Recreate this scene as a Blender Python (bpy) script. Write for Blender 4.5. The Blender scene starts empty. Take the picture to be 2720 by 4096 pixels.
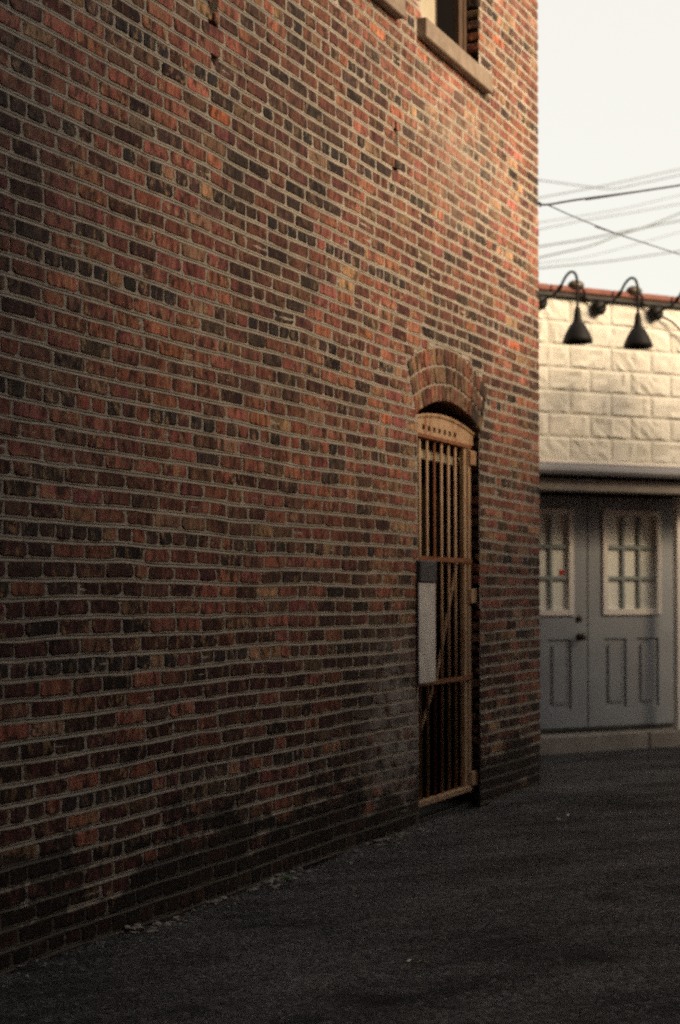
import bpy, bmesh, math, random
from mathutils import Vector, Matrix, noise
R = math.radians
C = bpy.context.scene.collection
S = bpy.context.scene

# ------------------------------------------------------------------ camera, sky, sun, exposure
CAM_Z = 1.28
cam_d = bpy.data.cameras.new('camera')
cam = bpy.data.objects.new('camera', cam_d); C.objects.link(cam)
cam.location = (0, 0, CAM_Z); cam.rotation_euler = (R(90), R(0.22), 0)
cam_d.sensor_fit = 'AUTO'; cam_d.sensor_width = 36
cam_d.lens = 6400 / 4096 * 36
cam_d.shift_y = 342 / 4096
cam_d.clip_start = 0.05; cam_d.clip_end = 1000
cam_d.dof.use_dof = True; cam_d.dof.focus_distance = 6.4; cam_d.dof.aperture_fstop = 2.25
S.camera = cam

SUN_EL, SUN_AZ = 24.0, -30.0          # azimuth of the sun measured from +X towards +Y
W = bpy.data.worlds.new('World'); S.world = W; W.use_nodes = True
wn, wl = W.node_tree.nodes, W.node_tree.links
bg = wn['Background']
sky = wn.new('ShaderNodeTexSky'); sky.sky_type = 'NISHITA'; sky.sun_disc = False
sky.sun_elevation = R(SUN_EL); sky.sun_rotation = R(90 - SUN_AZ)
sky.dust_density = 4.0; sky.air_density = 1.0; sky.ozone_density = 1.5
mixs = wn.new('ShaderNodeMix'); mixs.data_type = 'RGBA'; mixs.inputs[0].default_value = 0.8
mixs.inputs[7].default_value = (3.8, 3.58, 3.05, 1)   # thin evening overcast over the blue
wl.new(sky.outputs[0], mixs.inputs[6]); wl.new(mixs.outputs[2], bg.inputs[0])
bg.inputs[1].default_value = 0.0525

sun_d = bpy.data.lights.new('sun', 'SUN'); sun_d.energy = 1.5; sun_d.angle = R(32); sun_d.color = (1, .75, .47)
sun = bpy.data.objects.new('sun', sun_d); C.objects.link(sun)
sdir = Vector((math.cos(R(SUN_AZ)) * math.cos(R(SUN_EL)), math.sin(R(SUN_AZ)) * math.cos(R(SUN_EL)), math.sin(R(SUN_EL))))
sun.rotation_euler = sdir.to_track_quat('Z', 'Y').to_euler(); sun.location = (20, -10, 15)
S.view_settings.view_transform = 'Standard'; S.view_settings.look = 'None'
S.view_settings.gamma = 1; S.view_settings.use_curve_mapping = False
S.view_settings.exposure = 2.42
S.render.film_transparent = False
S.cycles.use_denoising = False
S.cycles.filter_width = 2.1
S.cycles.max_bounces = 6; S.cycles.diffuse_bounces = 4

# ------------------------------------------------------------------ helpers
rng = random.Random(7)
def tag(o, label=None, cat=None, group=None, kind=None):
    if label: o['label'] = label
    if cat: o['category'] = cat
    if group: o['group'] = group
    if kind: o['kind'] = kind
    return o
def empty(name, loc=(0, 0, 0), rz=0, parent=None):
    o = bpy.data.objects.new(name, None); C.objects.link(o)
    o.location = loc; o.rotation_euler = (0, 0, rz); o.parent = parent; o.empty_display_size = .1
    return o
def build(name, bm, m, parent=None, smooth=False, kind=None):
    me = bpy.data.meshes.new(name); bm.to_mesh(me); bm.free()
    me.materials.append(m)
    if smooth:
        for p in me.polygons: p.use_smooth = True
    o = bpy.data.objects.new(name, me); C.objects.link(o); o.parent = parent
    if kind: o['kind'] = kind
    return o
def frompy(name, v, f, m, parent=None, smooth=False, kind=None):
    me = bpy.data.meshes.new(name); me.from_pydata(v, [], f); me.update()
    me.materials.append(m)
    if smooth: me.polygons.foreach_set('use_smooth', [True] * len(me.polygons))
    o = bpy.data.objects.new(name, me); C.objects.link(o); o.parent = parent
    if kind: o['kind'] = kind
    return o
def box(bm, x0, x1, y0, y1, z0, z1, bev=0.0):
    g = bmesh.ops.create_cube(bm, size=1)
    vs = g['verts']
    for v in vs:
        v.co = Vector(((x0 + x1) / 2 + v.co.x * (x1 - x0), (y0 + y1) / 2 + v.co.y * (y1 - y0), (z0 + z1) / 2 + v.co.z * (z1 - z0)))
    if bev:
        es = list({e for v in vs for e in v.link_edges})
        bmesh.ops.bevel(bm, geom=es, offset=bev, segments=1, affect='EDGES')
def boxobj(name, x0, x1, y0, y1, z0, z1, m, parent=None, bev=0.0, kind=None):
    bm = bmesh.new(); box(bm, x0, x1, y0, y1, z0, z1, bev); return build(name, bm, m, parent, kind=kind)
def tube(bm, pts, r, seg=8, cap=True):
    pts = [Vector(p) for p in pts]; rings = []
    for i, p in enumerate(pts):
        d = (pts[min(i + 1, len(pts) - 1)] - pts[max(i - 1, 0)]).normalized()
        a = d.orthogonal().normalized() if i == 0 else (rings[-1][1] - d * rings[-1][1].dot(d)).normalized()
        b = d.cross(a); rr = r[i] if isinstance(r, (list, tuple)) else r
        rings.append(([bm.verts.new(p + (a * math.cos(2 * math.pi * k / seg) + b * math.sin(2 * math.pi * k / seg)) * rr) for k in range(seg)], a))
    for (A, _), (B, _) in zip(rings, rings[1:]):
        for k in range(seg): bm.faces.new((A[k], A[(k + 1) % seg], B[(k + 1) % seg], B[k]))
    if cap: bm.faces.new(rings[0][0][::-1]); bm.faces.new(rings[-1][0])
def lathe(bm, prof, seg=24, cx=0, cy=0):
    rings = [[bm.verts.new((cx + r * math.cos(2 * math.pi * k / seg), cy + r * math.sin(2 * math.pi * k / seg), z)) for k in range(seg)] for r, z in prof]
    for A, B in zip(rings, rings[1:]):
        for k in range(seg): bm.faces.new((A[k], A[(k + 1) % seg], B[(k + 1) % seg], B[k]))
def spline(pts, n=8):
    P = [Vector(p) for p in pts]; P = [P[0] * 2 - P[1]] + P + [P[-1] * 2 - P[-2]]; out = []
    for i in range(1, len(P) - 2):
        for k in range(n):
            t = k / n
            out.append(.5 * ((2 * P[i]) + (P[i + 1] - P[i - 1]) * t + (2 * P[i - 1] - 5 * P[i] + 4 * P[i + 1] - P[i + 2]) * t * t + (3 * P[i] - P[i - 1] - 3 * P[i + 1] + P[i + 2]) * t ** 3))
    return out + [P[-2]]

# ------------------------------------------------------------------ materials
class N:
    def __init__(s, name, rough=.85, spec=.3):
        s.m = bpy.data.materials.new(name); s.m.use_nodes = True
        s.n, s.l = s.m.node_tree.nodes, s.m.node_tree.links
        s.p = s.n['Principled BSDF']; s.p.inputs['Roughness'].default_value = rough
        s.p.inputs['Specular IOR Level'].default_value = spec
    def put(s, node, i, v):
        if v is None: return
        if hasattr(v, 'is_linked') or hasattr(v, 'links'): s.l.new(v, node.inputs[i])
        else: node.inputs[i].default_value = v
    def pos(s, rz=0, scale=(1, 1, 1)):
        g = s.n.new('ShaderNodeNewGeometry').outputs['Position']
        mp = s.n.new('ShaderNodeMapping'); mp.vector_type = 'POINT'
        vr = s.n.new('ShaderNodeVectorRotate'); vr.rotation_type = 'Z_AXIS'; vr.inputs['Angle'].default_value = -rz
        s.l.new(g, vr.inputs[0]); s.l.new(vr.outputs[0], mp.inputs[0]); mp.inputs['Scale'].default_value = scale
        return mp.outputs[0]
    def noise(s, vec, scale, detail=3, rough=.55, dist=0):
        t = s.n.new('ShaderNodeTexNoise'); s.put(t, 'Vector', vec); t.inputs['Scale'].default_value = scale
        t.inputs['Detail'].default_value = detail; t.inputs['Roughness'].default_value = rough; t.inputs['Distortion'].default_value = dist
        return t.outputs['Fac']
    def ramp(s, v, a, b, lo=0.0, hi=1.0):
        t = s.n.new('ShaderNodeMapRange'); t.clamp = True; s.put(t, 0, v)
        for i, x in zip((1, 2, 3, 4), (a, b, lo, hi)): t.inputs[i].default_value = x
        return t.outputs[0]
    def math(s, op, a, b=None):
        t = s.n.new('ShaderNodeMath'); t.operation = op; s.put(t, 0, a); s.put(t, 1, b); return t.outputs[0]
    def mix(s, f, a, b, mode='MIX'):
        t = s.n.new('ShaderNodeMix'); t.data_type = 'RGBA'; t.blend_type = mode
        s.put(t, 0, f); s.put(t, 6, a); s.put(t, 7, b); return t.outputs[2]
    def gray(s, v):
        t = s.n.new('ShaderNodeCombineColor'); [s.l.new(v, t.inputs[i]) for i in range(3)]; return t.outputs[0]
    def bump(s, h, strength, dist):
        t = s.n.new('ShaderNodeBump'); s.l.new(h, t.inputs['Height']); t.inputs['Strength'].default_value = strength; t.inputs['Distance'].default_value = dist
        s.l.new(t.outputs[0], s.p.inputs['Normal'])
    def blob(s, c, r):     # 1 at a world point, 0 at distance r
        g = s.n.new('ShaderNodeNewGeometry').outputs['Position']
        t = s.n.new('ShaderNodeVectorMath'); t.operation = 'SUBTRACT'; s.l.new(g, t.inputs[0]); t.inputs[1].default_value = c
        u = s.n.new('ShaderNodeVectorMath'); u.operation = 'DIVIDE'; s.l.new(t.outputs[0], u.inputs[0]); u.inputs[1].default_value = r
        q = s.n.new('ShaderNodeVectorMath'); q.operation = 'LENGTH'; s.l.new(u.outputs[0], q.inputs[0])
        return s.ramp(q.outputs['Value'], 0.2, 1, 1, 0)
    def color(s, v): s.put(s.p, 'Base Color', v); return s.m
def c4(r, g, b): return (r, g, b, 1)

WALL_A = math.atan2(.9085, .4179)                     # direction of the brick wall
X0, Y0 = -1.156, 5.44
def wall_pt(t, d, z): return Vector((X0 + math.cos(WALL_A) * t - math.sin(WALL_A) * d, Y0 + math.sin(WALL_A) * t + math.cos(WALL_A) * d, z))
MORTAR_C = c4(.33, .30, .255)

def grime(b, p1):      # ragged splash grime along the foot of the wall
    sp = b.n.new('ShaderNodeSeparateXYZ'); b.l.new(p1, sp.inputs[0])
    n = b.noise(b.pos(WALL_A, (1, 1, 1.5)), 2.6, 6, .7)
    return b.ramp(b.math('SUBTRACT', n, b.math('MULTIPLY', sp.outputs['Z'], .55)), .30, .36)
def worn(b, p1, c):    # pale worn patch of spalled, limed brick beside the gate
    j = b.math('MULTIPLY', b.blob(wall_pt(3.5, 0, .55), (.42, .62, .62)), b.ramp(b.noise(p1, 9, 5, .65), .38, .56))
    return b.mix(b.math('MULTIPLY', j, .85), c, c4(.40, .36, .34))
def brick_mat(kind):
    b = N('brick_' + kind, .9, .2)
    if kind == 'single':
        oi = b.n.new('ShaderNodeObjectInfo'); col, alp = oi.outputs['Color'], oi.outputs['Alpha']
    else:
        at = b.n.new('ShaderNodeVertexColor'); at.layer_name = 'tone'; col, alp = at.outputs['Color'], at.outputs['Alpha']
    stripes = b.noise(b.pos(WALL_A, (1, 1, .3)), 25, 3, .6)
    p1 = b.pos(WALL_A)
    blot = b.noise(b.pos(WALL_A, (1, 1, .55)), 42, 4, .6)
    fine = b.noise(p1, 260, 3, .7)
    v = b.math('MULTIPLY', b.ramp(stripes, .33, .67, .36, 1.85), b.ramp(fine, .3, .7, .75, 1.25))
    c = b.mix(1.0, col, b.gray(v), 'MULTIPLY')
    c = b.mix(b.math('MULTIPLY', b.ramp(blot, .53, .62), b.ramp(alp, 0, .75, .3, .95)), c, c4(.40, .25, .135))
    c = b.mix(b.math('MULTIPLY', b.ramp(b.noise(b.pos(WALL_A, (1, 1, .5)), 30, 3, .65), .54, .63), .8), c, c4(.028, .02, .018))
    smear = b.math('MULTIPLY', b.ramp(b.noise(b.pos(WALL_A, (1, 1, .6)), .8, 3, .5), .52, .66), b.ramp(b.noise(p1, 30, 5, .7), .48, .66))
    c = b.mix(b.math('MULTIPLY', smear, .4), c, c4(.36, .29, .22))
    hz = b.math('MULTIPLY', b.blob(wall_pt(4.5, 0, 3.9), (.9, 1.1, .55)), b.ramp(b.noise(p1, 14, 5, .65), .35, .62))
    c = b.mix(b.math('MULTIPLY', hz, .5), c, c4(.40, .33, .26))
    soot = b.math('MULTIPLY', b.ramp(b.noise(b.pos(WALL_A, (1, 1, .45)), 1.1, 5, .65), .5, .64), .6)
    c = b.mix(soot, c, c4(.02, .016, .014))
    c = worn(b, p1, c)
    c = b.mix(b.math('MULTIPLY', grime(b, p1), .85), c, c4(.016, .014, .013))
    b.bump(b.math('ADD', b.noise(p1, 120, 4, .7), b.math('MULTIPLY', blot, .8)), .7, .006)
    return b.color(c)
M_BR1, M_BR2 = brick_mat('single'), brick_mat('joined')

b = N('mortar', .95, .15); p1 = b.pos(WALL_A)
c = b.mix(b.ramp(b.noise(p1, 6, 5, .65), .3, .7), c4(.31, .268, .225), c4(.45, .395, .33))
c = b.mix(b.math('MULTIPLY', b.ramp(b.noise(p1, 1.1, 3, .6), .52, .7), .32), c, c4(.14, .13, .12))
c = b.mix(1.0, c, b.gray(b.ramp(b.noise(p1, 180, 3, .7), .25, .75, .65, 1.3)), 'MULTIPLY')
c = b.mix(b.math('MULTIPLY', grime(b, p1), .75), c, c4(.03, .027, .026))
b.bump(b.noise(p1, 150, 5, .75), .6, .004); M_MORTAR = b.color(c)

def rough_mat(name, ca, cb, scale=8, rough=.8, spec=.3, bump=.3, bdist=.003, bscale=60, metal=0):
    b = N(name, rough, spec); p = b.pos()
    c = b.mix(b.ramp(b.noise(p, scale, 5, .65), .3, .7), c4(*ca), c4(*cb))
    b.p.inputs['Metallic'].default_value = metal
    b.bump(b.noise(p, bscale, 4, .65), bump, bdist); return b.color(c)
M_STONE = rough_mat('limestone_sill', (.17, .125, .095), (.28, .22, .17), 9)
M_CREAM = rough_mat('cream_casing', (.36, .31, .225), (.46, .41, .31), 4)
M_SASH = rough_mat('brown_sash', (.10, .055, .03), (.17, .10, .055), 14)
M_DARKSASH = rough_mat('dark_brown_sash', (.05, .028, .018), (.085, .05, .03), 14)
M_DARKWOOD = rough_mat('dark_timber_door', (.010, .008, .007), (.022, .016, .012), 7, .9, .1)
b = N('rusty_gate_paint', .65, .4); p = b.pos(); 
rust = b.ramp(b.noise(b.pos(0, (1, 1, .35)), 11, 5, .7), .5, .66)
c = b.mix(rust, c4(.46, .30, .18), c4(.26, .105, .045))
c = b.mix(b.ramp(b.noise(p, 40, 4, .7), .6, .7), c, c4(.08, .035, .02))
b.bump(b.noise(p, 120, 4, .7), .4, .003); M_GATE = b.color(c)
M_BAR = rough_mat('rusty_bar', (.60, .41, .26), (.42, .22, .11), 9, .6, .4, .4, .003, 120)
b = N('rusty_rail', .75, .3); p = b.pos()
c = b.mix(b.ramp(b.noise(p, 20, 5, .7), .35, .65), c4(.30, .11, .035), c4(.16, .06, .03)); b.bump(b.noise(p, 120, 4, .7), .4, .003); M_RAIL = b.color(c)
b = N('galvanised_plate', .42, .5); b.p.inputs['Metallic'].default_value = .25; p = b.pos()
c = b.mix(b.ramp(b.noise(p, 7, 5, .7), .3, .7), c4(.30, .30, .34), c4(.56, .55, .58)); c = b.mix(b.ramp(b.noise(p, 30, 4, .7), .6, .72), c, c4(.2, .16, .15)); M_PLATE = b.color(c)
M_LOCK = rough_mat('black_lock_case', (.02, .02, .028), (.05, .05, .07), 20, .6)
b = N('window_glass', .5, .0); M_GLASS = b.color(c4(.007, .006, .006))
# white building
b = N('cream_block_paint', .85, .25); p = b.pos()
c = b.mix(b.ramp(b.noise(p, 2.2, 5, .65), .35, .7), c4(.63, .61, .55), c4(.72, .70, .65))
c = b.mix(b.math('MULTIPLY', b.ramp(b.noise(b.pos(0, (1, 1, .3)), 6, 5, .7), .55, .72), .35), c, c4(.46, .42, .36))
b.bump(b.noise(p, 24, 6, .75), .55, .016); M_BLOCK = b.color(c)
M_BJOINT = rough_mat('block_joint', (.62, .60, .54), (.69, .67, .61), 5)
M_COPING = rough_mat('red_coping_tile', (.17, .07, .058), (.23, .10, .08), 9, .9)
M_FLASH = rough_mat('grey_metal_gutter', (.20, .20, .22), (.28, .28, .30), 5, .5, .4)
M_BEAM = rough_mat('weathered_grey_beam', (.22, .20, .18), (.32, .29, .27), 7)
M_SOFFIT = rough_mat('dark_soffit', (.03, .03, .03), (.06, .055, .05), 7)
M_DOOR = rough_mat('grey_door_paint', (.25, .268, .295), (.31, .33, .36), 3, .55, .4, .1)
M_WHITE = rough_mat('white_trim', (.70, .66, .62), (.80, .76, .72), 6, .6)
M_CURTAIN = rough_mat('pale_blind', (.74, .755, .70), (.80, .815, .77), 5, .3, .5, .05)
M_GREYLITE = rough_mat('grey_glazing_bar', (.22, .25, .25), (.30, .33, .33), 6)
M_BLACK = rough_mat('black_enamel', (.005, .005, .005), (.012, .010, .010), 10, .6, .2, .1)
M_BRASS = rough_mat('dark_brass', (.03, .022, .016), (.08, .05, .03), 20, .4, .5, .1)
M_RED = rough_mat('red_sticker', (.42, .03, .02), (.5, .05, .03), 6)
M_CABLE = rough_mat('black_cable', (.012, .012, .014), (.025, .025, .028), 10, .6)
M_CABLE_G = rough_mat('grey_cable', (.07, .075, .075), (.11, .115, .11), 10, .6)
b = N('concrete_kerb', .9, .2); p = b.pos()
c = b.mix(b.ramp(b.noise(p, 4, 5, .65), .3, .7), c4(.24, .21, .185), c4(.36, .33, .29)); b.bump(b.noise(p, 60, 5, .7), .5, .006); M_KERB = b.color(c)
M_CHUNK = rough_mat('broken_mortar', (.14, .125, .115), (.32, .29, .27), 30, .95, .2, .6, .006)
M_LEAF = rough_mat('dry_leaf', (.30, .20, .08), (.45, .33, .16), 40)
M_PAPER = rough_mat('pale_paper', (.55, .52, .46), (.66, .63, .57), 30)
M_WEED = rough_mat('weed_leaf', (.03, .08, .02), (.06, .12, .035), 30)
# asphalt
def vcol(b, p, sc):
    v = b.n.new('ShaderNodeTexVoronoi'); b.l.new(p, v.inputs['Vector']); v.inputs['Scale'].default_value = sc
    q = b.n.new('ShaderNodeSeparateColor'); b.l.new(v.outputs['Color'], q.inputs[0]); return q.outputs[0]
b = N('asphalt', .92, .22); p = b.pos()
agg = b.math('MULTIPLY', b.math('ADD', b.noise(p, 170, 4, .8), b.noise(p, 60, 3, .7)), .5); vor = b.n.new('ShaderNodeTexVoronoi'); b.l.new(p, vor.inputs['Vector']); vor.inputs['Scale'].default_value = 110
c = b.mix(b.ramp(b.noise(b.pos(R(25), (.5, 1.3, 1)), 2.2, 7, .7), .36, .64), c4(.030, .028, .031), c4(.125, .117, .122))
c = b.mix(1.0, c, b.gray(b.ramp(agg, .40, .60, .3, 1.9)), 'MULTIPLY')
c = b.mix(1.0, c, b.gray(b.ramp(vcol(b, p, 85), 0, 1, .35, 1.75)), 'MULTIPLY')
c = b.mix(b.ramp(vcol(b, p, 60), .965, .97), c, c4(.20, .185, .175))
c = b.mix(b.ramp(b.noise(p, 300, 1, .5), .70, .76), c, c4(.22, .20, .19))
c = b.mix(b.math('MULTIPLY', b.ramp(b.noise(p, 5, 4, .7), .6, .72), .6), c, c4(.018, .017, .018))
for q, r in (((1.15, 6.85, 0), (.13, .16, .3)), ((.9, 5.75, 0), (.16, .15, .3)), ((1.75, 9.9, 0), (.5, .3, .3)), ((.1, 5.15, 0), (.2, .12, .3))):
    c = b.mix(b.math('MULTIPLY', b.blob(q, r), .75), c, c4(.012, .011, .012))
b.bump(b.math('ADD', b.math('MULTIPLY', agg, 1.5), b.math('MULTIPLY', vor.outputs['Distance'], .9)), 1.0, .022); M_ASPHALT = b.color(c)
# plain textured brick for the far sides of buildings
b = N('brick_pattern', .9, .2); tc = b.n.new('ShaderNodeTexCoord'); bt = b.n.new('ShaderNodeTexBrick')
mp = b.n.new('ShaderNodeMapping'); mp.inputs['Rotation'].default_value = (R(90), 0, 0); b.l.new(tc.outputs['Object'], mp.inputs[0]); b.l.new(mp.outputs[0], bt.inputs['Vector'])
bt.inputs['Scale'].default_value = 1; bt.inputs['Brick Width'].default_value = .216; bt.inputs['Row Height'].default_value = .07; bt.inputs['Mortar Size'].default_value = .007
bt.inputs['Color1'].default_value = c4(.16, .06, .04); bt.inputs['Color2'].default_value = c4(.06, .03, .025); bt.inputs['Mortar'].default_value = c4(.3, .27, .23)
M_PATTERN = b.color(bt.outputs['Color'])
M_ROOF = rough_mat('tar_roof', (.03, .03, .03), (.05, .05, .05), 3)

# ------------------------------------------------------------------ ground: one graded sheet
def graded(lo, hi, step, far):
    a = []; x = lo
    while x < hi: a.append(x); x += step
    a.append(hi); s = step; x = hi
    while x < far: s *= 1.35; x += s; a.append(x)
    s = step; x = lo; pre = []
    while x > -far: s *= 1.35; x -= s; pre.append(x)
    return pre[::-1] + a
gx, gy = graded(-2.2, 3.2, .035, 300), graded(3.6, 12.5, .035, 300)
wn_dir = Vector((math.sin(WALL_A), -math.cos(WALL_A)))
wt_dir = Vector((math.cos(WALL_A), math.sin(WALL_A)))
def ground_h(x, y):
    q = Vector((x - X0, y - Y0)); d = q.dot(wn_dir); t = q.dot(wt_dir)
    h = .012 * noise.noise(Vector((x * .9, y * .9, 3))) + .004 * noise.noise(Vector((x * 5, y * 5, 1)))
    if -.3 < d < 1.2 and t < 6.4:
        k = math.exp(-max(d, 0) / .13) * (1 if t < 6.05 else max(0, 1 - (t - 6.05) / .3))
        lump = .5 + noise.noise(Vector((t * 2.2, d * 4, 5))) + .5 * noise.noise(Vector((t * 9, d * 12, 9)))
        if 3.7 < t < 4.95: k *= .25
        h += k * .024 * max(.1, lump) + (k * .012 * noise.noise(Vector((x * 30, y * 30, 0))))
    return h - .012
gv = [(x, y, ground_h(x, y)) for y in gy for x in gx]; nx = len(gx)
gf = [(j * nx + i, j * nx + i + 1, (j + 1) * nx + i + 1, (j + 1) * nx + i) for j in range(len(gy) - 1) for i in range(nx - 1)]
g = frompy('ground', gv, gf, M_ASPHALT, smooth=True, kind='structure')
tag(g, 'dark worn asphalt alley surface with patches and specks')

# ------------------------------------------------------------------ brick building
T0, T1, ZTOP = -1.8, 6.03, 6.55
DL, DR, SPRING, RISE = 3.80, 4.83, 2.30, .115            # doorway
WINS = [(3.88, 4.84), (2.46, 3.42)]; WZ0, WZ1 = 4.52, 6.0   # upper windows
CH, C0 = .07, 1.0735
HALF = (DR - DL) / 2; DC = (DL + DR) / 2
RAD = (HALF * HALF + RISE * RISE) / (2 * RISE); ARC_Z = SPRING + RISE - RAD
ARC_OUT = RAD + .318; ARC_ANG = math.asin(HALF / RAD) + .012
def wav(k, t):
    return .0045 * math.sin(1.25 * t + .21 * k + .4) + .0025 * math.sin(3.3 * t - .33 * k + 1) + .0045 * noise.noise(Vector((t * 1.9, k * .23, 2))) + .005 * noise.noise(Vector((t * 4.5, k * .9, 7)))
def bed(k, t): return C0 + CH * k + wav(k, t)              # top of the bed joint above course k
def in_arch(t, z):
    dx, dz = t - DC, z - ARC_Z; r = math.hypot(dx, dz)
    return dz > 0 and RAD - .01 < r < ARC_OUT and abs(math.atan2(dx, dz)) < ARC_ANG
def in_open(t, z):
    if DL < t < DR and z < SPRING + RISE + .02:
        return z < SPRING or math.hypot(t - DC, z - ARC_Z) < RAD
    return any(a < t < b_ and WZ0 - .11 < z < WZ1 for a, b_ in WINS)
bld = empty('brick_building', (X0, Y0, 0), WALL_A)
tag(bld, 'tall old building of rough dark red brick with a barred doorway, filling the left side', 'building')

# mortar: a relief sheet behind the bricks, weathered joints with a groove and a proud lower lip
cols = []; t = T0
while t < T1 - .012: cols.append(t); t += .022
cols.append(T1 - .004)
K0, K1 = -17, int((ZTOP - C0) / CH)
prof = [(.002, .0022), (-.0060, .0012), (-.0080, .011), (-.0100, .0000), (-.0180, -.0018), (-.0222, .0022)]
cracks = [(1.50, 3.70, 4.02, .022), (3.51, 3.72, 3.85, .026), (1.505, 3.55, 3.62, .018), (3.505, 3.56, 3.64, .016)]
mv, rows = [], []
for k in range(K1, K0 - 1, -1):
    for (dz, dep) in prof + [(-.045, .0002)]:
        row = []
        for i, t in enumerate(cols):
            n1 = noise.noise(Vector((t * 4, k * .7, 11))); n2 = noise.noise(Vector((t * 26, k * 3.1 + dz * 90, 4)))
            n3 = noise.noise(Vector((t * .7, k * .09, 21)))
            d = dep + .0012 * abs(n2)
            if dep > .01: d = .006 + (dep - .003) * max(0, .3 + n1 * 1.9 - max(0, n3))
            elif dep < .0005: d += .0022 * (.25 - n1) + .0012 * noise.noise(Vector((t * 11, k * 1.7, 8)))
            if n3 > .3: d -= (n3 - .3) * .002
            z = bed(k, t) + dz + .0016 * n2
            row.append(len(mv)); mv.append([t, d, z])
        rows.append(row)
mf = []
for A, B in zip(rows[1:], rows):
    for i in range(len(cols) - 1):
        ids = (B[i], A[i], A[i + 1], B[i + 1])
        ct = sum(mv[q][0] for q in ids) / 4; cz = sum(mv[q][2] for q in ids) / 4
        if in_open(ct, cz) or in_arch(ct, cz) or cz < -.06: continue
        mf.append(ids)
for (ct, z0, z1, w) in cracks:
    for q in mv:
        if abs(q[0] - ct) < .026 and z0 < q[2] < z1: q[1] += .085
frompy('mortar', mv, mf, M_MORTAR, bld, smooth=False)
# wall body behind: piers and panels round the openings
bm = bmesh.new(); D0, D1 = .10, .34
def wb(a, b_, z0, z1): box(bm, a, b_, D0, D1, z0, z1)
wb(-4, 2.462, -.3, ZTOP); wb(2.462, 3.418, -.3, WZ0 - .1); wb(2.462, 3.418, WZ1, ZTOP); wb(3.418, DL + .006, -.3, ZTOP)
wb(DL + .006, DR - .006, SPRING + RISE + .03, WZ0 - .1); wb(DL + .006, DR - .006, WZ1, ZTOP); wb(DR - .006, T1 - .02, -.3, ZTOP)
for (a, b_) in ((DL, DL + .10), (DR - .10, DR)):     # shoulders of the arch
    box(bm, a + .007 if a == DL else a, b_ if a == DL else b_ - .007, D0, D1, SPRING + .06, SPRING + RISE + .03)
build('wall_core', bm, M_MORTAR, bld)
bm = bmesh.new(); box(bm, -4, T1 - .02, D1 + .002, 6.5, -.3, ZTOP - .15); build('rear_walls', bm, M_PATTERN, bld)
bm = bmesh.new(); box(bm, -4, T1 - .01, D0 - .01, 6.5, ZTOP + .002, ZTOP + .09); build('roof_cap', bm, M_STONE, bld)
boxobj('plain_wall', -4, T0 - .003, 0, D0 - .002, -.3, ZTOP, M_PATTERN, bld)

# brick shapes -------------------------------------------------
def brick_shape(L, H, D, r):
    """face outline of 12 points with broken corners, chamfer ring, deep back ring"""
    hx, hz = L / 2, H / 2; j = lambda a: r.uniform(-a, a)
    c = [r.uniform(.003, .012) if r.random() < .8 else r.uniform(.012, .022) for _ in range(4)]
    c = [min(x, H * .35, L * .3) for x in c]
    pts = [(-hx + c[0], -hz + j(.0015)), (j(L * .15), -hz + j(.003)), (hx - c[1], -hz + j(.0015)), (hx + j(.002), -hz + c[1] * .8), (hx + j(.002), hz - c[2] * .8),
           (hx - c[2], hz + j(.0015)), (j(L * .15), hz + j(.003)), (-hx + c[3], hz + j(.0015)), (-hx + j(.002), hz - c[3] * .8), (-hx + j(.002), -hz + c[0] * .8)]
    n = len(pts); v = []; tilt = j(.007); tl2 = j(.03)
    for x, z in pts: v.append((x * (1 - .006 / L) , tilt * x + tl2 * z + j(.0008), z * (1 - .006 / H)))
    for x, z in pts: v.append((x, .0035 + tilt * x + tl2 * z + j(.0008), z))
    for x, z in pts: v.append((x, D, z))
    f = [tuple(range(n))]
    for a in (0, n):
        for i in range(n): f.append((a + i, a + n + i, a + n + (i + 1) % n, a + (i + 1) % n))
    return v, f
PAL = [((.165, .066, .046), 30), ((.135, .054, .04), 28), ((.19, .078, .053), 16), ((.145, .052, .046), 14), ((.235, .095, .058), 3), ((.085, .044, .033), 18), ((.045, .03, .026), 9), ((.20, .13, .08), 7), ((.30, .10, .05), .5)]
PAL_H = [((.026, .022, .022), 34), ((.05, .030, .026), 20), ((.09, .042, .032), 18), ((.16, .06, .042), 16), ((.22, .14, .08), 7), ((.18, .066, .045), 9)]
def tone(header, r):
    P = PAL_H if header else PAL; x = r.uniform(0, sum(w for _, w in P))
    for c, w in P:
        x -= w
        if x <= 0: break
    f = r.uniform(.78, 1.25); al = r.random() ** 2.2
    f *= 1.22
    return (c[0] * f * 1.15, c[1] * f * r.uniform(.9, 1.1), c[2] * f * r.uniform(.88, 1.12), al)

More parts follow.
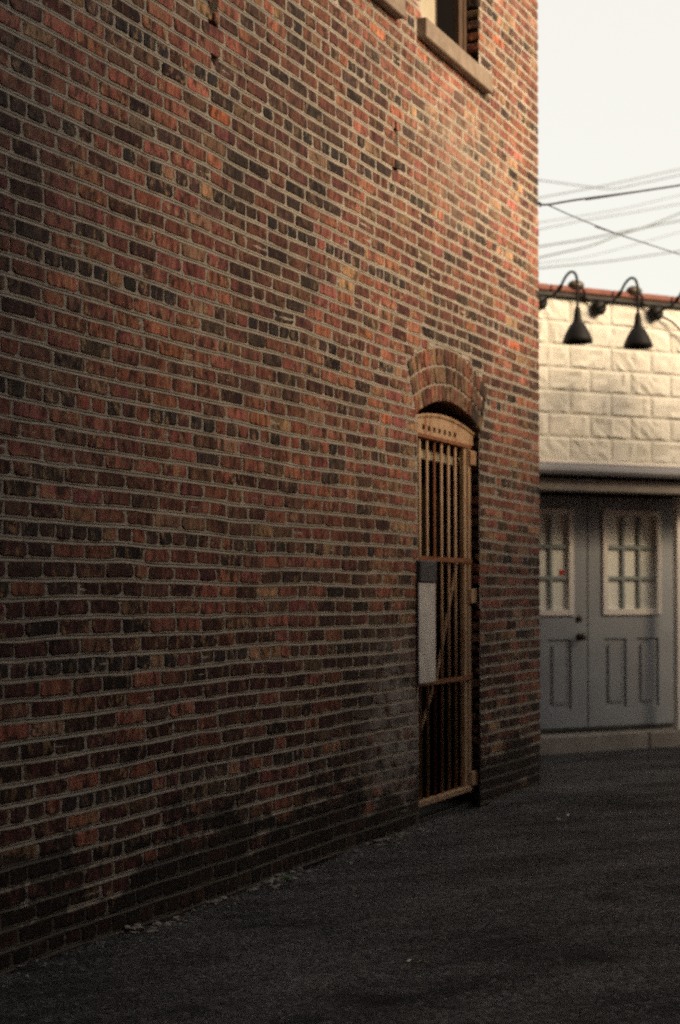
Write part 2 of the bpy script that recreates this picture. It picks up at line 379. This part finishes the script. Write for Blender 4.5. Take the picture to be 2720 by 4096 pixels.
layout = []      # t, z, slope, L, H, depth, proud, header
r = random.Random(21)
for k in range(K0 + 1, K1 + 1):
    header = k % 7 == 0
    zt = C0 + CH * k; zm = zt - CH * .5
    if zm < -.03 or zt > ZTOP: continue
    cuts = []
    if zm < SPRING + .02: cuts.append((DL, DR))
    else:
        hw = 0
        for zz in (zm - .02, zm, zm + .02):
            dz = zz - ARC_Z
            if dz < ARC_OUT:
                w_ = math.sqrt(ARC_OUT ** 2 - dz * dz); w2 = dz * math.tan(ARC_ANG)
                if zz > ARC_Z + RAD * math.cos(ARC_ANG): hw = max(hw, min(w_, w2))
        if hw: cuts.append((DC - hw - .006, DC + hw + .006))
    if WZ0 - .12 < zm < WZ1 + .03:
        for a, b_ in WINS:
            e = .10 if zm < WZ0 else 0
            cuts.append((a - e, b_ + e))
    for (ct, z0, z1, w_) in cracks:
        if z0 < zm < z1: cuts.append((ct - w_ / 2, ct + w_ / 2))
    bl = .091 if header else .193
    t = T0 - r.uniform(0, .1) - (0 if header else (.108 if k % 2 else 0)) - .1
    while t < T1:
        L = bl * r.uniform(.965, 1.03); L = L if r.random() > .15 or header else L * r.choice((r.uniform(.46, .52), r.uniform(.6, .85)))
        a, e = t, t + L; t = e + r.uniform(.009, .016)
        segs = [(max(a, T0), min(e, T1))]
        if T1 - t < .06: segs = [(max(a, T0), T1)]; t = T1 + 1
        for (u, w) in cuts:
            ns = []
            for (x, y) in segs:
                if y <= u or x >= w: ns.append((x, y)); continue
                if x < u: ns.append((x, u))
                if y > w: ns.append((w, y))
            segs = ns
        for (x, y) in segs:
            if y - x < .028: continue
            edge = any((abs(x - w) < .002 or abs(y - u) < .002) and w - u > .05 for u, w in cuts) or y > T1 - .002
            tm = (x + y) / 2
            zb = (bed(k, tm) - .0185 + bed(k - 1, tm)) / 2 + .0005
            H = bed(k, tm) - bed(k - 1, tm) - .0185 + r.uniform(-.003, .002)
            sl = (bed(k, y) - bed(k, x)) / max(.02, y - x)
            layout.append((tm, zb, sl, y - x, H, .105 if edge else .04, r.uniform(-.0030, .0002), header))
F = 6400.0
def px_size(b_):
    p = wall_pt(b_[0], 0, b_[1]); u = 1360 + F * p.x / p.y; v = 2390 - F * (p.z - CAM_Z) / p.y
    if not (-20 < u < 2740 and -20 < v < 4116): return 0
    q0, q1 = wall_pt(b_[0] - b_[3] / 2, 0, b_[1]), wall_pt(b_[0] + b_[3] / 2, 0, b_[1])
    return F * (q1.x / q1.y - q0.x / q0.y) * F * b_[4] / p.y
order = sorted(range(len(layout)), key=lambda i: -px_size(layout[i]))
singles = set(i for i in order[:300] if layout[i][5] < .1)
var = {}
def variant(Lq, r):
    key = (round(Lq / .012), r.randrange(7 if Lq > .18 or .08 < Lq < .11 else 2))
    if key not in var:
        L = key[0] * .012
        v, f = brick_shape(L, .0545, .04, random.Random(hash(key)))
        me = bpy.data.meshes.new('brick'); me.from_pydata(v, [], f); me.update(); me.materials.append(M_BR1); var[key] = (me, L)
    return var[key]
bv, bf, bc = [], [], []
for i, (t, z, sl, L, H, D, pr, hd) in enumerate(layout):
    col = tone(hd, r); ang = -math.atan(sl) + r.uniform(-.008, .008)
    old = noise.noise(Vector((t * .8, z * .9, 31)))  # noise for the uneven edge of the low-left shade put into brick colour
    if r.random() < (.72 if z + .9 * old < 1.75 - .22 * t else .12) and not hd: col = (col[0] * .32, col[1] * .34, col[2] * .4, col[3] * .6)  # random dark bricks, far more low left where shade is put into colour
    if i in singles and not any(z0 < z < z1 and abs(abs(t - ct) - L / 2 - w_ / 2) < .012 for ct, z0, z1, w_ in cracks):
        me, Lm = variant(L, r)
        o = bpy.data.objects.new('brick', me); C.objects.link(o); o.parent = bld
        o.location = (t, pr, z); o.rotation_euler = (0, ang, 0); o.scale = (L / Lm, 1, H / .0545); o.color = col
    else:
        v, f = brick_shape(L, H, D, r); n0 = len(bv); ca, sa = math.cos(ang), math.sin(ang)
        for (x, y, zz) in v: bv.append((t + x * ca + zz * sa, y + pr, z - x * sa + zz * ca))
        bf += [tuple(n0 + q for q in ff) for ff in f]; 
        crack = any(z0 < z < z1 and abs(abs(t - ct) - L / 2 - w_ / 2) < .012 for ct, z0, z1, w_ in cracks)
        bc += [col] * 20 + [(.006, .005, .005, 0)] * 10 if crack else [col] * len(v)  # sides in cracks near black: soot, plus the gap's shade put into colour
bw = frompy('brickwork', bv, bf, M_BR2, bld, kind='stuff')
at = bw.data.color_attributes.new('tone', 'FLOAT_COLOR', 'POINT'); at.data.foreach_set('color', [x for c_ in bc for x in c_])
# arch: three rings of bricks on end
for ring in range(3):
    rm = RAD + .05 + ring * .105; n = int(2 * ARC_ANG * rm / .061)
    for q in range(n):
        a = -ARC_ANG + (q + .5) * 2 * ARC_ANG / n
        v, f = brick_shape(2 * ARC_ANG * rm / n - .011, .094, .33 if ring == 0 else .05, r)
        me = bpy.data.meshes.new('arch_brick'); me.from_pydata(v, [], f); me.update(); me.materials.append(M_BR1)
        o = bpy.data.objects.new('arch_brick', me); C.objects.link(o); o.parent = bld
        o.location = (DC + rm * math.sin(a), r.uniform(-.006, 0), ARC_Z + rm * math.cos(a)); o.rotation_euler = (0, a, 0)
        o.color = tone(False, r) if r.random() < .35 else r.choice([(.22, .125, .08, .5), (.16, .08, .055, .3), (.06, .042, .034, .2), (.27, .165, .10, .6), (.21, .085, .058, .4), (.24, .14, .09, .3)])
# doorway soffit and mortar fill between the arch bricks
bm = bmesh.new(); ns = 16
def arcpt(a, rr, y): return (DC + rr * math.sin(a), y, ARC_Z + rr * math.cos(a))
for q in range(ns):
    a, e = -ARC_ANG + q * 2 * ARC_ANG / ns, -ARC_ANG + (q + 1) * 2 * ARC_ANG / ns
    vs = [bm.verts.new(p) for p in (arcpt(a, RAD + .008, .004), arcpt(e, RAD + .008, .004), arcpt(e, RAD + .012, .33), arcpt(a, RAD + .012, .33),
                                    arcpt(a, ARC_OUT + .004, .004), arcpt(e, ARC_OUT + .004, .004))]
    bm.faces.new((vs[0], vs[3], vs[2], vs[1])); bm.faces.new((vs[0], vs[1], vs[5], vs[4]))
build('arch_mortar', bm, M_MORTAR, bld)

# windows ------------------------------------------------------
def window(a, b_):
    w = empty('window', (a, 0, WZ0), 0, bld); L = b_ - a; h = WZ1 - WZ0
    bm = bmesh.new(); box(bm, -.055, L + .10, -.058, .09, -.125, .0, .006)
    for v in bm.verts:
        if v.co.z > -.01: v.co.z -= (.09 - v.co.y) * .10
    build('sill', bm, M_STONE, w)
    boxobj('casing', .004, .265, .016, .08, .002, h - .005, M_CREAM, w, .006)
    boxobj('casing', L - .05, L - .012, .075, .13, .002, h - .005, M_DARKSASH, w, .004)
    bm = bmesh.new(); box(bm, .267, .325, .03, .13, .002, h - .005); box(bm, L - .12, L - .052, .085, .13, .002, h - .005); box(bm, .326, L - .121, .085, .13, .002, .06); box(bm, .326, L - .121, .082, .127, h * .5, h * .5 + .045)
    build('sash', bm, M_DARKSASH, w)
    boxobj('pane', .326, L - .121, .12, .126, .06, h - .01, M_GLASS, w)
    boxobj('back_panel', .0, L, .20, .22, -.05, h, M_SOFFIT, w)
    return w
for a, b_ in WINS: window(a, b_)
# dark inner door behind the gate
dr = empty('door', (DL, .0, 0), 0, bld); Lw = DR - DL
boxobj('door_leaf', .06, Lw - .06, .30, .335, .06, 2.08, M_DARKWOOD, dr, .004)
bm = bmesh.new(); box(bm, .0, .058, .27, .338, .03, 2.16); box(bm, Lw - .058, Lw, .27, .338, .03, 2.16); box(bm, .06, Lw - .06, .27, .338, 2.10, 2.17); build('door_frame', bm, M_DARKWOOD, dr)
boxobj('transom', .0, Lw, .29, .338, 2.175, 2.45, M_DARKWOOD, dr)
boxobj('head_strip', .03, Lw - .03, .12, .135, 2.085, 2.14, M_CREAM, dr)
boxobj('threshold', .0, Lw, .06, .33, -.05, .02, M_SOFFIT, dr, .005)
for a in (-.003, Lw - .007): boxobj('jamb_lining', a, a + .010, .107, .332, .02, 2.31, M_DARKWOOD, dr)

# security gate ------------------------------------------------
gt = empty('security_gate', (DL, .0, .0), 0, bld)
gt['label'] = 'rusty tan barred security gate in the arched doorway'
G0, G1 = .012, Lw - .055; gy0, gy1 = .045, .075
for q in range(7):
    x = .06 + q * .1145
    bm = bmesh.new(); tube(bm, [(x, gy0 + .012, .129), (x, gy0 + .012, 2.186)], .0088, 8); build('bar', bm, M_BAR if q not in (3,) else M_RAIL, gt, True)
boxobj('post', G1 - .105, G1 - .062, gy0, gy1, .10, 2.19, M_GATE, gt, .003)
boxobj('post', G1 - .045, G1, gy0 - .005, gy1, .10, 2.19, M_GATE, gt, .003)
boxobj('post', G0, G0 + .03, gy0, gy1, .10, 2.19, M_GATE, gt, .003)
for z in (1.50, .79): boxobj('rail', G0, G1, gy0 - .012, gy0 - .004, z - .013, z + .013, M_RAIL, gt)
boxobj('rail', G0, G1, gy0 - .012, gy1, .095, .128, M_GATE, gt, .003)
boxobj('rail', G0, G1, gy0 - .010, gy1, 2.187, 2.207, M_RAIL, gt)
# arched header plate with slots
bm = bmesh.new(); npl = 24; zb = 2.209; xs = [G0 + (Lw - .01 - G0) * i / npl for i in range(npl + 1)]
top = lambda x: 2.275 + .055 * (1 - ((x - Lw / 2) / (Lw / 2)) ** 2)
slots = set(range(4, 17, 2))
ys = (gy0 - .004, gy0 + .012)
def quad(*p): bm.faces.new([bm.verts.new(q) for q in p])
for i in range(npl):
    a, e = xs[i], xs[i + 1]
    bands = [(zb, zb + .022), (zb + .052, None)] if i in slots else [(zb, None)]
    for lo, hi in bands:
        h0, h1 = (hi or top(a)), (hi or top(e))
        quad((a, ys[0], lo), (e, ys[0], lo), (e, ys[0], h1), (a, ys[0], h0)); quad((a, ys[1], lo), (a, ys[1], h0), (e, ys[1], h1), (e, ys[1], lo))
        quad((a, ys[0], h0), (e, ys[0], h1), (e, ys[1], h1), (a, ys[1], h0)); quad((a, ys[0], lo), (a, ys[1], lo), (e, ys[1], lo), (e, ys[0], lo))
        quad((a, ys[0], lo), (a, ys[0], h0), (a, ys[1], h0), (a, ys[1], lo)); quad((e, ys[0], lo), (e, ys[1], lo), (e, ys[1], h1), (e, ys[0], h1))
build('header_plate', bm, M_GATE, gt)
bm = bmesh.new(); tube(bm, [(x, gy0 - .004, top(x) + .004) for x in xs], .011, 6); build('arch_band', bm, M_GATE, gt)
bm = bmesh.new(); tube(bm, [(.85, gy1 + .012, 1.49), (.50, gy1 + .012, .80), (.06, gy1 + .012, .30)], .009, 6); build('brace', bm, M_GATE, gt)
for z in (1.285, .17, 2.13): boxobj('hinge', G1 - .04, Lw + .005, gy0 - .022, gy0 - .006, z - .045, z + .045, M_GATE, gt, .004)
boxobj('shield_plate', -.035, .215, -.022, -.014, .80, 1.36, M_PLATE, gt, .002)
boxobj('lock_case', -.03, .22, -.03, .03, 1.362, 1.485, M_LOCK, gt, .006)

# ------------------------------------------------------------------ cream block building
FA = math.atan2(.4415, .897)
P0 = Vector((1.648, 13.35))
wbld = empty('block_building', (P0.x, P0.y, 0), FA)
tag(wbld, 'low cream painted block building with grey double doors and red coping', 'building')
FY = -.45; BZ0, BH = 2.385, .186
bm = bmesh.new()
box(bm, -5, 9, FY + .005, 4, 2.30, 3.692); box(bm, -5, -.47, .02, 4, 0, 2.299); box(bm, 3.6, 9, .02, 4, 0, 2.299); box(bm, -.47, 3.6, .5, 4, 0, 2.299)
build('wall', bm, M_BJOINT, wbld)
rb = random.Random(5); bvar = []
for q in range(16):
    bm = bmesh.new(); nxx, nzz = 9, 5; L, H = .398, BH - .008; grid = []
    for jz in range(nzz + 1):
        for ix in range(nxx + 1):
            x = -L / 2 + (0, .022, .09, .16, .20, .24, .31, L - .06, L - .022, L)[ix]; z = -H / 2 + H * (0, .10, .36, .64, .90, 1)[jz]
            edge = ix in (0, nxx) or jz in (0, nzz)
            if not edge: x += rb.uniform(-.008, .008); z += rb.uniform(-.006, .006)
            grid.append(bm.verts.new((x, 0 if edge else -(rb.uniform(.005, .021) if 1 < ix < nxx - 1 else rb.uniform(.005, .011)), z)))
    for jz in range(nzz):
        for ix in range(nxx):
            a = jz * (nxx + 1) + ix; bm.faces.new((grid[a], grid[a + 1], grid[a + nxx + 2], grid[a + nxx + 1]))
    me = bpy.data.meshes.new('block'); bm.to_mesh(me); bm.free(); me.materials.append(M_BLOCK); bvar.append(me)
for kz in range(7):
    x = -2.0 + (.2 if kz % 2 else 0)
    while x < 4.2:
        o = bpy.data.objects.new('block', rb.choice(bvar)); C.objects.link(o); o.parent = wbld
        o.location = (x + .2, FY + .003, BZ0 + BH * (kz + .5)); o.scale = (rb.choice((-1, 1)), 1, 1); x += .405
CT = 3.692
bm = bmesh.new(); box(bm, -5, 9, FY - .05, FY + .35, CT + .002, CT + .035, .006); build('coping_drip', bm, M_SOFFIT, wbld)
x = -5
while x < 9:
    bm = bmesh.new(); box(bm, x, x + .594, FY - .07, FY + .37, CT + .037, CT + .09, .012); build('coping_tile', bm, M_COPING, wbld); x += .6
boxobj('ledge', -5, 9, FY - .045, FY + .011, 2.352, 2.381, M_WHITE, wbld, .005)
bm = bmesh.new(); tube(bm, [(-5, FY - .075, 2.298), (9, FY - .075, 2.298)], .045, 10); box(bm, -5, 9, FY - .06, FY + .01, 2.262, 2.348); build('gutter', bm, M_FLASH, wbld)
boxobj('beam', -5, 9, FY - .02, FY + .12, 2.135, 2.238, M_BEAM, wbld, .006)
boxobj('soffit', -5, 9, FY + .121, .6, 2.18, 2.297, M_SOFFIT, wbld)
boxobj('door_head', -.47, 1.44, -.02, .1, 2.13, 2.179, M_SOFFIT, wbld)
def half_door(x0, x1, knob):
    d = empty('door', (x0, 0, .14), 0, wbld); L = x1 - x0
    gx0, gx1, gz0, gz1 = .165, L - .165, 1.0, 1.86
    bm = bmesh.new()
    box(bm, .004, gx0 - .001, 0, .045, 0, 1.985); box(bm, gx1 + .001, L - .004, 0, .045, 0, 1.985)
    box(bm, gx0, gx1, 0, .045, gz1 + .001, 1.985)
    zz = (.0, .19, .78, gz0 - .001); xm = L / 2
    for z0, z1 in ((0, .19), (.78, gz0 - .001)): box(bm, gx0, gx1, 0, .045, z0, z1)
    box(bm, xm - .055, xm + .055, 0, .045, .191, .779)
    build('door_leaf', bm, M_DOOR, d)
    for a, e in ((gx0 - .001, xm - .054), (xm + .054, gx1 + .001)):
        bm = bmesh.new(); box(bm, a, e, .016, .04, .188, .782); box(bm, a + .045, e - .045, .004, .0161, .235, .735, .011); build('panel', bm, M_DOOR, d)
    wd = .032
    for (a, e, z0, z1) in ((gx0 - .02, gx0 + wd, gz0 - .02, gz1 + .02), (gx1 - wd, gx1 + .02, gz0 - .02, gz1 + .02), (gx0 + wd, gx1 - wd, gz0 - .02, gz0 + wd), (gx0 + wd, gx1 - wd, gz1 - wd, gz1 + .02)):
        boxobj('window_frame', a, e, -.018, .02, z0, z1, M_WHITE, d, .003)
    ix0, ix1, iz0, iz1 = gx0 + wd, gx1 - wd, gz0 + wd, gz1 - wd
    for q in (1, 2):
        x = ix0 + (ix1 - ix0) * q / 3; boxobj('glazing_bar', x - .013, x + .013, -.004, .018, iz0, iz1, M_GREYLITE, d)
        z = iz0 + (iz1 - iz0) * q / 3; boxobj('glazing_bar', ix0, ix1, -.002, .017, z - .015, z + .015, M_GREYLITE, d)
    boxobj('pane', ix0 - .01, ix1 + .01, .021, .028, iz0 - .01, iz1 + .01, M_CURTAIN, d)
    if knob:
        bm = bmesh.new(); lathe(bm, [(.0, .0), (.033, 0), (.033, .008), (.012, .012), (.012, .035), (.03, .045), (.033, .06), (.02, .072), (.0, .074)], 14)
        bmesh.ops.rotate(bm, verts=bm.verts, matrix=Matrix.Rotation(R(90), 3, 'X')); bmesh.ops.translate(bm, verts=bm.verts, vec=(L - .085, -.001, .80)); build('knob', bm, M_BRASS, d, True)
        bm = bmesh.new(); lathe(bm, [(.0, .0), (.028, 0), (.028, .012), (.018, .018), (.0, .02)], 12)
        bmesh.ops.rotate(bm, verts=bm.verts, matrix=Matrix.Rotation(R(90), 3, 'X')); bmesh.ops.translate(bm, verts=bm.verts, vec=(L - .085, -.001, .955)); build('deadbolt', bm, M_BRASS, d, True)
        boxobj('sticker', ix1 - .075, ix1 - .03, .016, .0205, iz0 + .29, iz0 + .335, M_RED, d)
    boxobj('kick_strip', .01, L - .01, -.012, -.001, .0, .035, M_SOFFIT, d)
half_door(-.405, .502, True); half_door(.508, 1.412, False)
boxobj('door_post', 1.30, 1.355, -.19, -.13, .132, 2.134, M_WHITE, wbld, .005)
boxobj('side_wall', 1.42, 3.6, .22, .3, .13, 2.179, M_SOFFIT, wbld)
boxobj('door_post', -.465, -.41, -.05, .08, .135, 2.129, M_WHITE, wbld, .005)
# kerb in front of the doors
kb = empty('kerb', (P0.x, P0.y, 0), FA)
x = -5
while x < 9:
    boxobj('kerb_stone', x, x + 1.49, -.20, .6, -.2, .13, M_KERB, kb, .012); x += 1.5
kb['kind'] = 'structure'; kb['label'] = 'pale concrete kerb below the grey doors'

# gooseneck lamps ----------------------------------------------
def lamp(tx, label):
    l = empty('gooseneck_lamp', (P0.x + math.cos(FA) * tx - math.sin(FA) * (FY - .03), P0.y + math.sin(FA) * tx + math.cos(FA) * (FY - .03), 3.63), FA)
    tag(l, label, 'lamp', 'gooseneck lamps along the cream wall')
    bm = bmesh.new(); lathe(bm, [(0, -.01), (.058, -.01), (.062, .03), (.05, .05), (.025, .06), (0, .06)], 16); bmesh.ops.rotate(bm, verts=bm.verts, matrix=Matrix.Rotation(R(90), 3, 'X')); build('wall_box', bm, M_BLACK, l, True)
    arm = spline([(0, -.05, 0), (0, -.12, .015), (0, -.22, .03), (0, -.30, .07), (0, -.37, .135), (0, -.44, .165), (0, -.50, .145), (0, -.53, .09), (0, -.535, .0), (0, -.535, -.13)], 5)
    bm = bmesh.new(); tube(bm, arm, .0105, 8); build('arm', bm, M_BLACK, l, True)
    bm = bmesh.new(); tube(bm, [arm[13], arm[14], arm[15], arm[16]], .017, 8); build('joint_sleeve', bm, M_BLACK, l, True)
    bm = bmesh.new(); lathe(bm, [(.012, -.12), (.020, -.13), (.024, -.15), (.03, -.20), (.036, -.235), (.062, -.265), (.092, -.32), (.11, -.365), (.118, -.395), (.114, -.396), (.105, -.365), (.06, -.275), (.03, -.25)], 28, 0, -.535); build('lamp_shade', bm, M_BLACK, l, True)
    cpts = spline([(-.03, -.02, .03), (-.09, -.015, .055), (-.15, -.03, .075), (-.19, -.07, .12), (-.235, -.03, .165), (-.25, .2, .165)], 6)
    bm = bmesh.new(); tube(bm, cpts, .011, 7); build('conduit', bm, M_BLACK, l, True)
    bm = bmesh.new(); bmesh.ops.create_uvsphere(bm, u_segments=12, v_segments=8, radius=.05); bmesh.ops.scale(bm, vec=(1.5, 1, .85), verts=bm.verts); bmesh.ops.translate(bm, verts=bm.verts, vec=(-.235, -.03, .162)); build('conduit_cap', bm, M_BRASS, l, True)
lamp(-.29, 'black gooseneck lamp nearest the brick corner, its arm partly behind the bricks')
lamp(.28, 'black gooseneck lamp whose whole arm and wall box show on the cream wall')
lamp(.855, 'black gooseneck lamp cut by the picture edge, only its wall box and arm start showing')

# ------------------------------------------------------------------ overhead wires
def pix(u, v, y): return Vector(((u - 1360) / F * y, y, CAM_Z + (2390 - v) / F * y))
Z = 2.7034
def wire(pts, y0, y1, rad, m, label, ext=True, cat='cable'):
    P = [pix(2140 + x / Z, 600 + y / Z, y0 + (y1 - y0) * (x / 1568)) for x, y in pts]
    if ext:
        P = [P[0] + (P[0] - P[1]).normalized() * 9] + P
    P = P + [P[-1] + (P[-1] - P[-2]).normalized() * 14]
    bm = bmesh.new(); tube(bm, spline(P, 6), rad, 6); o = build('overhead_wire', bm, m, None, True)
    tag(o, label, cat, 'overhead wires behind the brick corner'); return o
wire([(40, 594), (170, 597), (470, 548), (1130, 462), (1568, 398)], 10.95, 12.2, .0075, M_CABLE, 'thick black service cable running from the brick corner up to the right', False)
wire([(150, 600), (470, 745), (920, 925), (1200, 1018), (1568, 1140)], 11.05, 12.6, .0045, M_CABLE, 'thin twisted cable sloping down to the right from the thick black cable', False)
wire([(70, 335), (600, 408), (850, 432), (1100, 388), (1568, 288)], 26, 28, .009, M_CABLE_G, 'sagging wire, lowest in its middle, just above the thick black cable')
wire([(80, 522), (600, 428), (900, 368), (1568, 225)], 25, 30, .009, M_CABLE_G, 'topmost thin wire at the frame edge, rising to the right')
wire([(80, 790), (560, 715), (1000, 640), (1568, 505)], 25, 30, .006, M_CABLE_G, 'first faint wire below the thick black cable')
wire([(100, 860), (560, 770), (1000, 700), (1568, 600)], 27, 31, .008, M_CABLE_G, 'second faint wire below the thick black cable')
wire([(80, 1050), (500, 985), (900, 910), (1250, 842), (1568, 780)], 24, 28, .012, M_CABLE_G, 'upper, at the brick corner, of two blurred wires crossing on the thin twisted cable')
wire([(70, 1170), (600, 1050), (900, 940), (1250, 832), (1568, 705)], 24, 28, .012, M_CABLE_G, 'lower, at the brick corner, of two blurred wires crossing on the thin twisted cable')
wire([(80, 1230), (500, 1180), (1000, 1060), (1568, 905)], 28, 32, .006, M_CABLE_G, 'very faint wire between the crossing pair and the lowest wire')
wire([(80, 1285), (800, 1215), (1200, 1160), (1568, 1110)], 24, 28, .010, M_CABLE_G, 'lowest overhead wire, just above the lamps')
# cable hanging from the third lamp box
fx = lambda tx, d, z: Vector((P0.x + math.cos(FA) * tx - math.sin(FA) * d, P0.y + math.sin(FA) * tx + math.cos(FA) * d, z))
bm = bmesh.new(); tube(bm, spline([fx(.87, FY - .04, 3.615), fx(.99, FY - .06, 3.575), fx(1.10, FY - .06, 3.50), fx(1.22, FY - .06, 3.40), fx(1.40, FY - .05, 3.30), fx(1.7, FY - .05, 3.3)], 6), .009, 6)
tag(build('drooping_cable', bm, M_CABLE, None, True), 'black cable drooping to the right from the cut-off lamp on the cream wall', 'cable')
# hook holding the service cable on the corner
ci = empty('cable_hook', tuple(wall_pt(6.04, .03, 3.96)), 0)
tag(ci, 'small dark iron hook at the brick corner holding the thick cable', 'hook')
bm = bmesh.new(); tube(bm, spline([(-.03, .0, 0), (.01, 0, .0), (.03, 0, .015), (.045, 0, .0), (.035, 0, -.015)], 5), .006, 6); build('hook_bend', bm, M_CABLE, ci, True)

# ------------------------------------------------------------------ litter and rubble along the wall foot
def chunk(bm, p, s, r):
    g_ = bmesh.ops.create_icosphere(bm, subdivisions=1, radius=s); 
    sc = (r.uniform(.8, 1.7), r.uniform(.6, 1.1), r.uniform(.4, .8)); rot = Matrix.Rotation(r.uniform(0, 6), 3, 'Z')
    for v in g_['verts']:
        q = v.co * r.uniform(.7, 1.2); v.co = Vector(p) + rot @ Vector((q.x * sc[0], q.y * sc[1], q.z * sc[2]))
rr = random.Random(11); bm = bmesh.new()
for (ta, tb, dmax, n, smax) in ((.75, 1.15, .10, 26, .022), (1.75, 2.35, .09, 34, .020), (3.05, 3.7, .07, 26, .022), (0, 6, .16, 150, .010), (1.4, 1.55, .04, 8, .02)):
    for _ in range(n):
        t, d = rr.uniform(ta, tb), rr.random() ** 1.6 * dmax + .005
        p = wall_pt(t, -d, 0); s = smax * rr.uniform(.3, 1)
        chunk(bm, (p.x, p.y, ground_h(p.x, p.y) + s * .25), s, rr)
tag(build('rubble', bm, M_CHUNK, None, False, 'stuff'), 'pale broken mortar crumbs along the foot of the brick wall')
def scrap(name, x, y, s, m, label, cat, seed):
    r2 = random.Random(seed); bm = bmesh.new(); z = ground_h(x, y); ring = []
    for q in range(9):
        a = q * 2 * math.pi / 9; rad = s * r2.uniform(.55, 1)
        ring.append((x + rad * math.cos(a) * 1.4, y + rad * math.sin(a) * .8, z + .006 + r2.uniform(0, s * .7)))
    top_ = [bm.verts.new(p) for p in ring]; bot = [bm.verts.new((p[0], p[1], p[2] - .0012)) for p in ring]
    c1 = bm.verts.new((x, y, z + .007)); c2 = bm.verts.new((x, y, z + .0055))
    for q in range(9):
        w_ = (q + 1) % 9; bm.faces.new((c1, top_[q], top_[w_])); bm.faces.new((c2, bot[w_], bot[q])); bm.faces.new((top_[q], bot[q], bot[w_], top_[w_]))
    tag(build(name, bm, m), label, cat)
scrap('paper_scrap', .245, 5.66, .014, M_PAPER, 'small crumpled pale scrap on the near asphalt beside a dry leaf', 'litter', 1)
scrap('dry_leaf', .285, 5.655, .010, M_LEAF, 'tiny dry brown leaf just right of the crumpled scrap', 'leaf', 2)
scrap('paper_scrap', 1.26, 9.25, .018, M_PAPER, 'pale flat scrap on the asphalt near the brick corner, left of a pair', 'litter', 3)
scrap('paper_scrap', 1.35, 9.42, .02, M_PAPER, 'pale flat scrap on the asphalt near the brick corner, right of a pair', 'litter', 4)
wd = empty('weed', tuple(wall_pt(2.02, -.07, 0)), 0); wd.location.z = ground_h(wd.location.x, wd.location.y)
tag(wd, 'tiny green weed growing at the foot of the brick wall', 'plant')
bm = bmesh.new(); r3 = random.Random(3)
for q in range(9):
    a = q * .7 + r3.uniform(-.2, .2); L = r3.uniform(.025, .05); d = Vector((math.cos(a), math.sin(a), 0)); s_ = Vector((-d.y, d.x, 0)) * .007
    pts = [Vector((0, 0, .002)), d * L * .5 + s_ + Vector((0, 0, .018)), d * L + Vector((0, 0, .012)), d * L * .5 - s_ + Vector((0, 0, .018))]
    bm.faces.new([bm.verts.new(p) for p in pts])
build('leaves', bm, M_WEED, wd)

# ------------------------------------------------------------------ unseen buildings added outside the frame to block sun and sky light
def shade_block(x0, x1, y0, y1, h, label):
    e = empty('unseen_shade_building', ((x0 + x1) / 2, (y0 + y1) / 2, 0)); tag(e, label, 'building')
    hx, hy = (x1 - x0) / 2, (y1 - y0) / 2
    boxobj('shade_block_walls', -hx, hx, -hy, hy, -.2, h, M_PATTERN, e); boxobj('shade_block_roof', -hx - .05, hx + .05, -hy - .05, hy + .05, h + .002, h + .12, M_ROOF, e)
shade_block(2.4, 9, -12, 3.15, 13, 'unseen tall brick building beside the viewer, added to shade the near wall')
shade_block(4.1, 12, 3.2, 11.75, 4.1, 'unseen low brick building across the alley, added to block the low sun')
shade_block(-8, 2.9, -14, -2.2, 12.0, 'unseen brick building behind the viewer, added to block sky light')
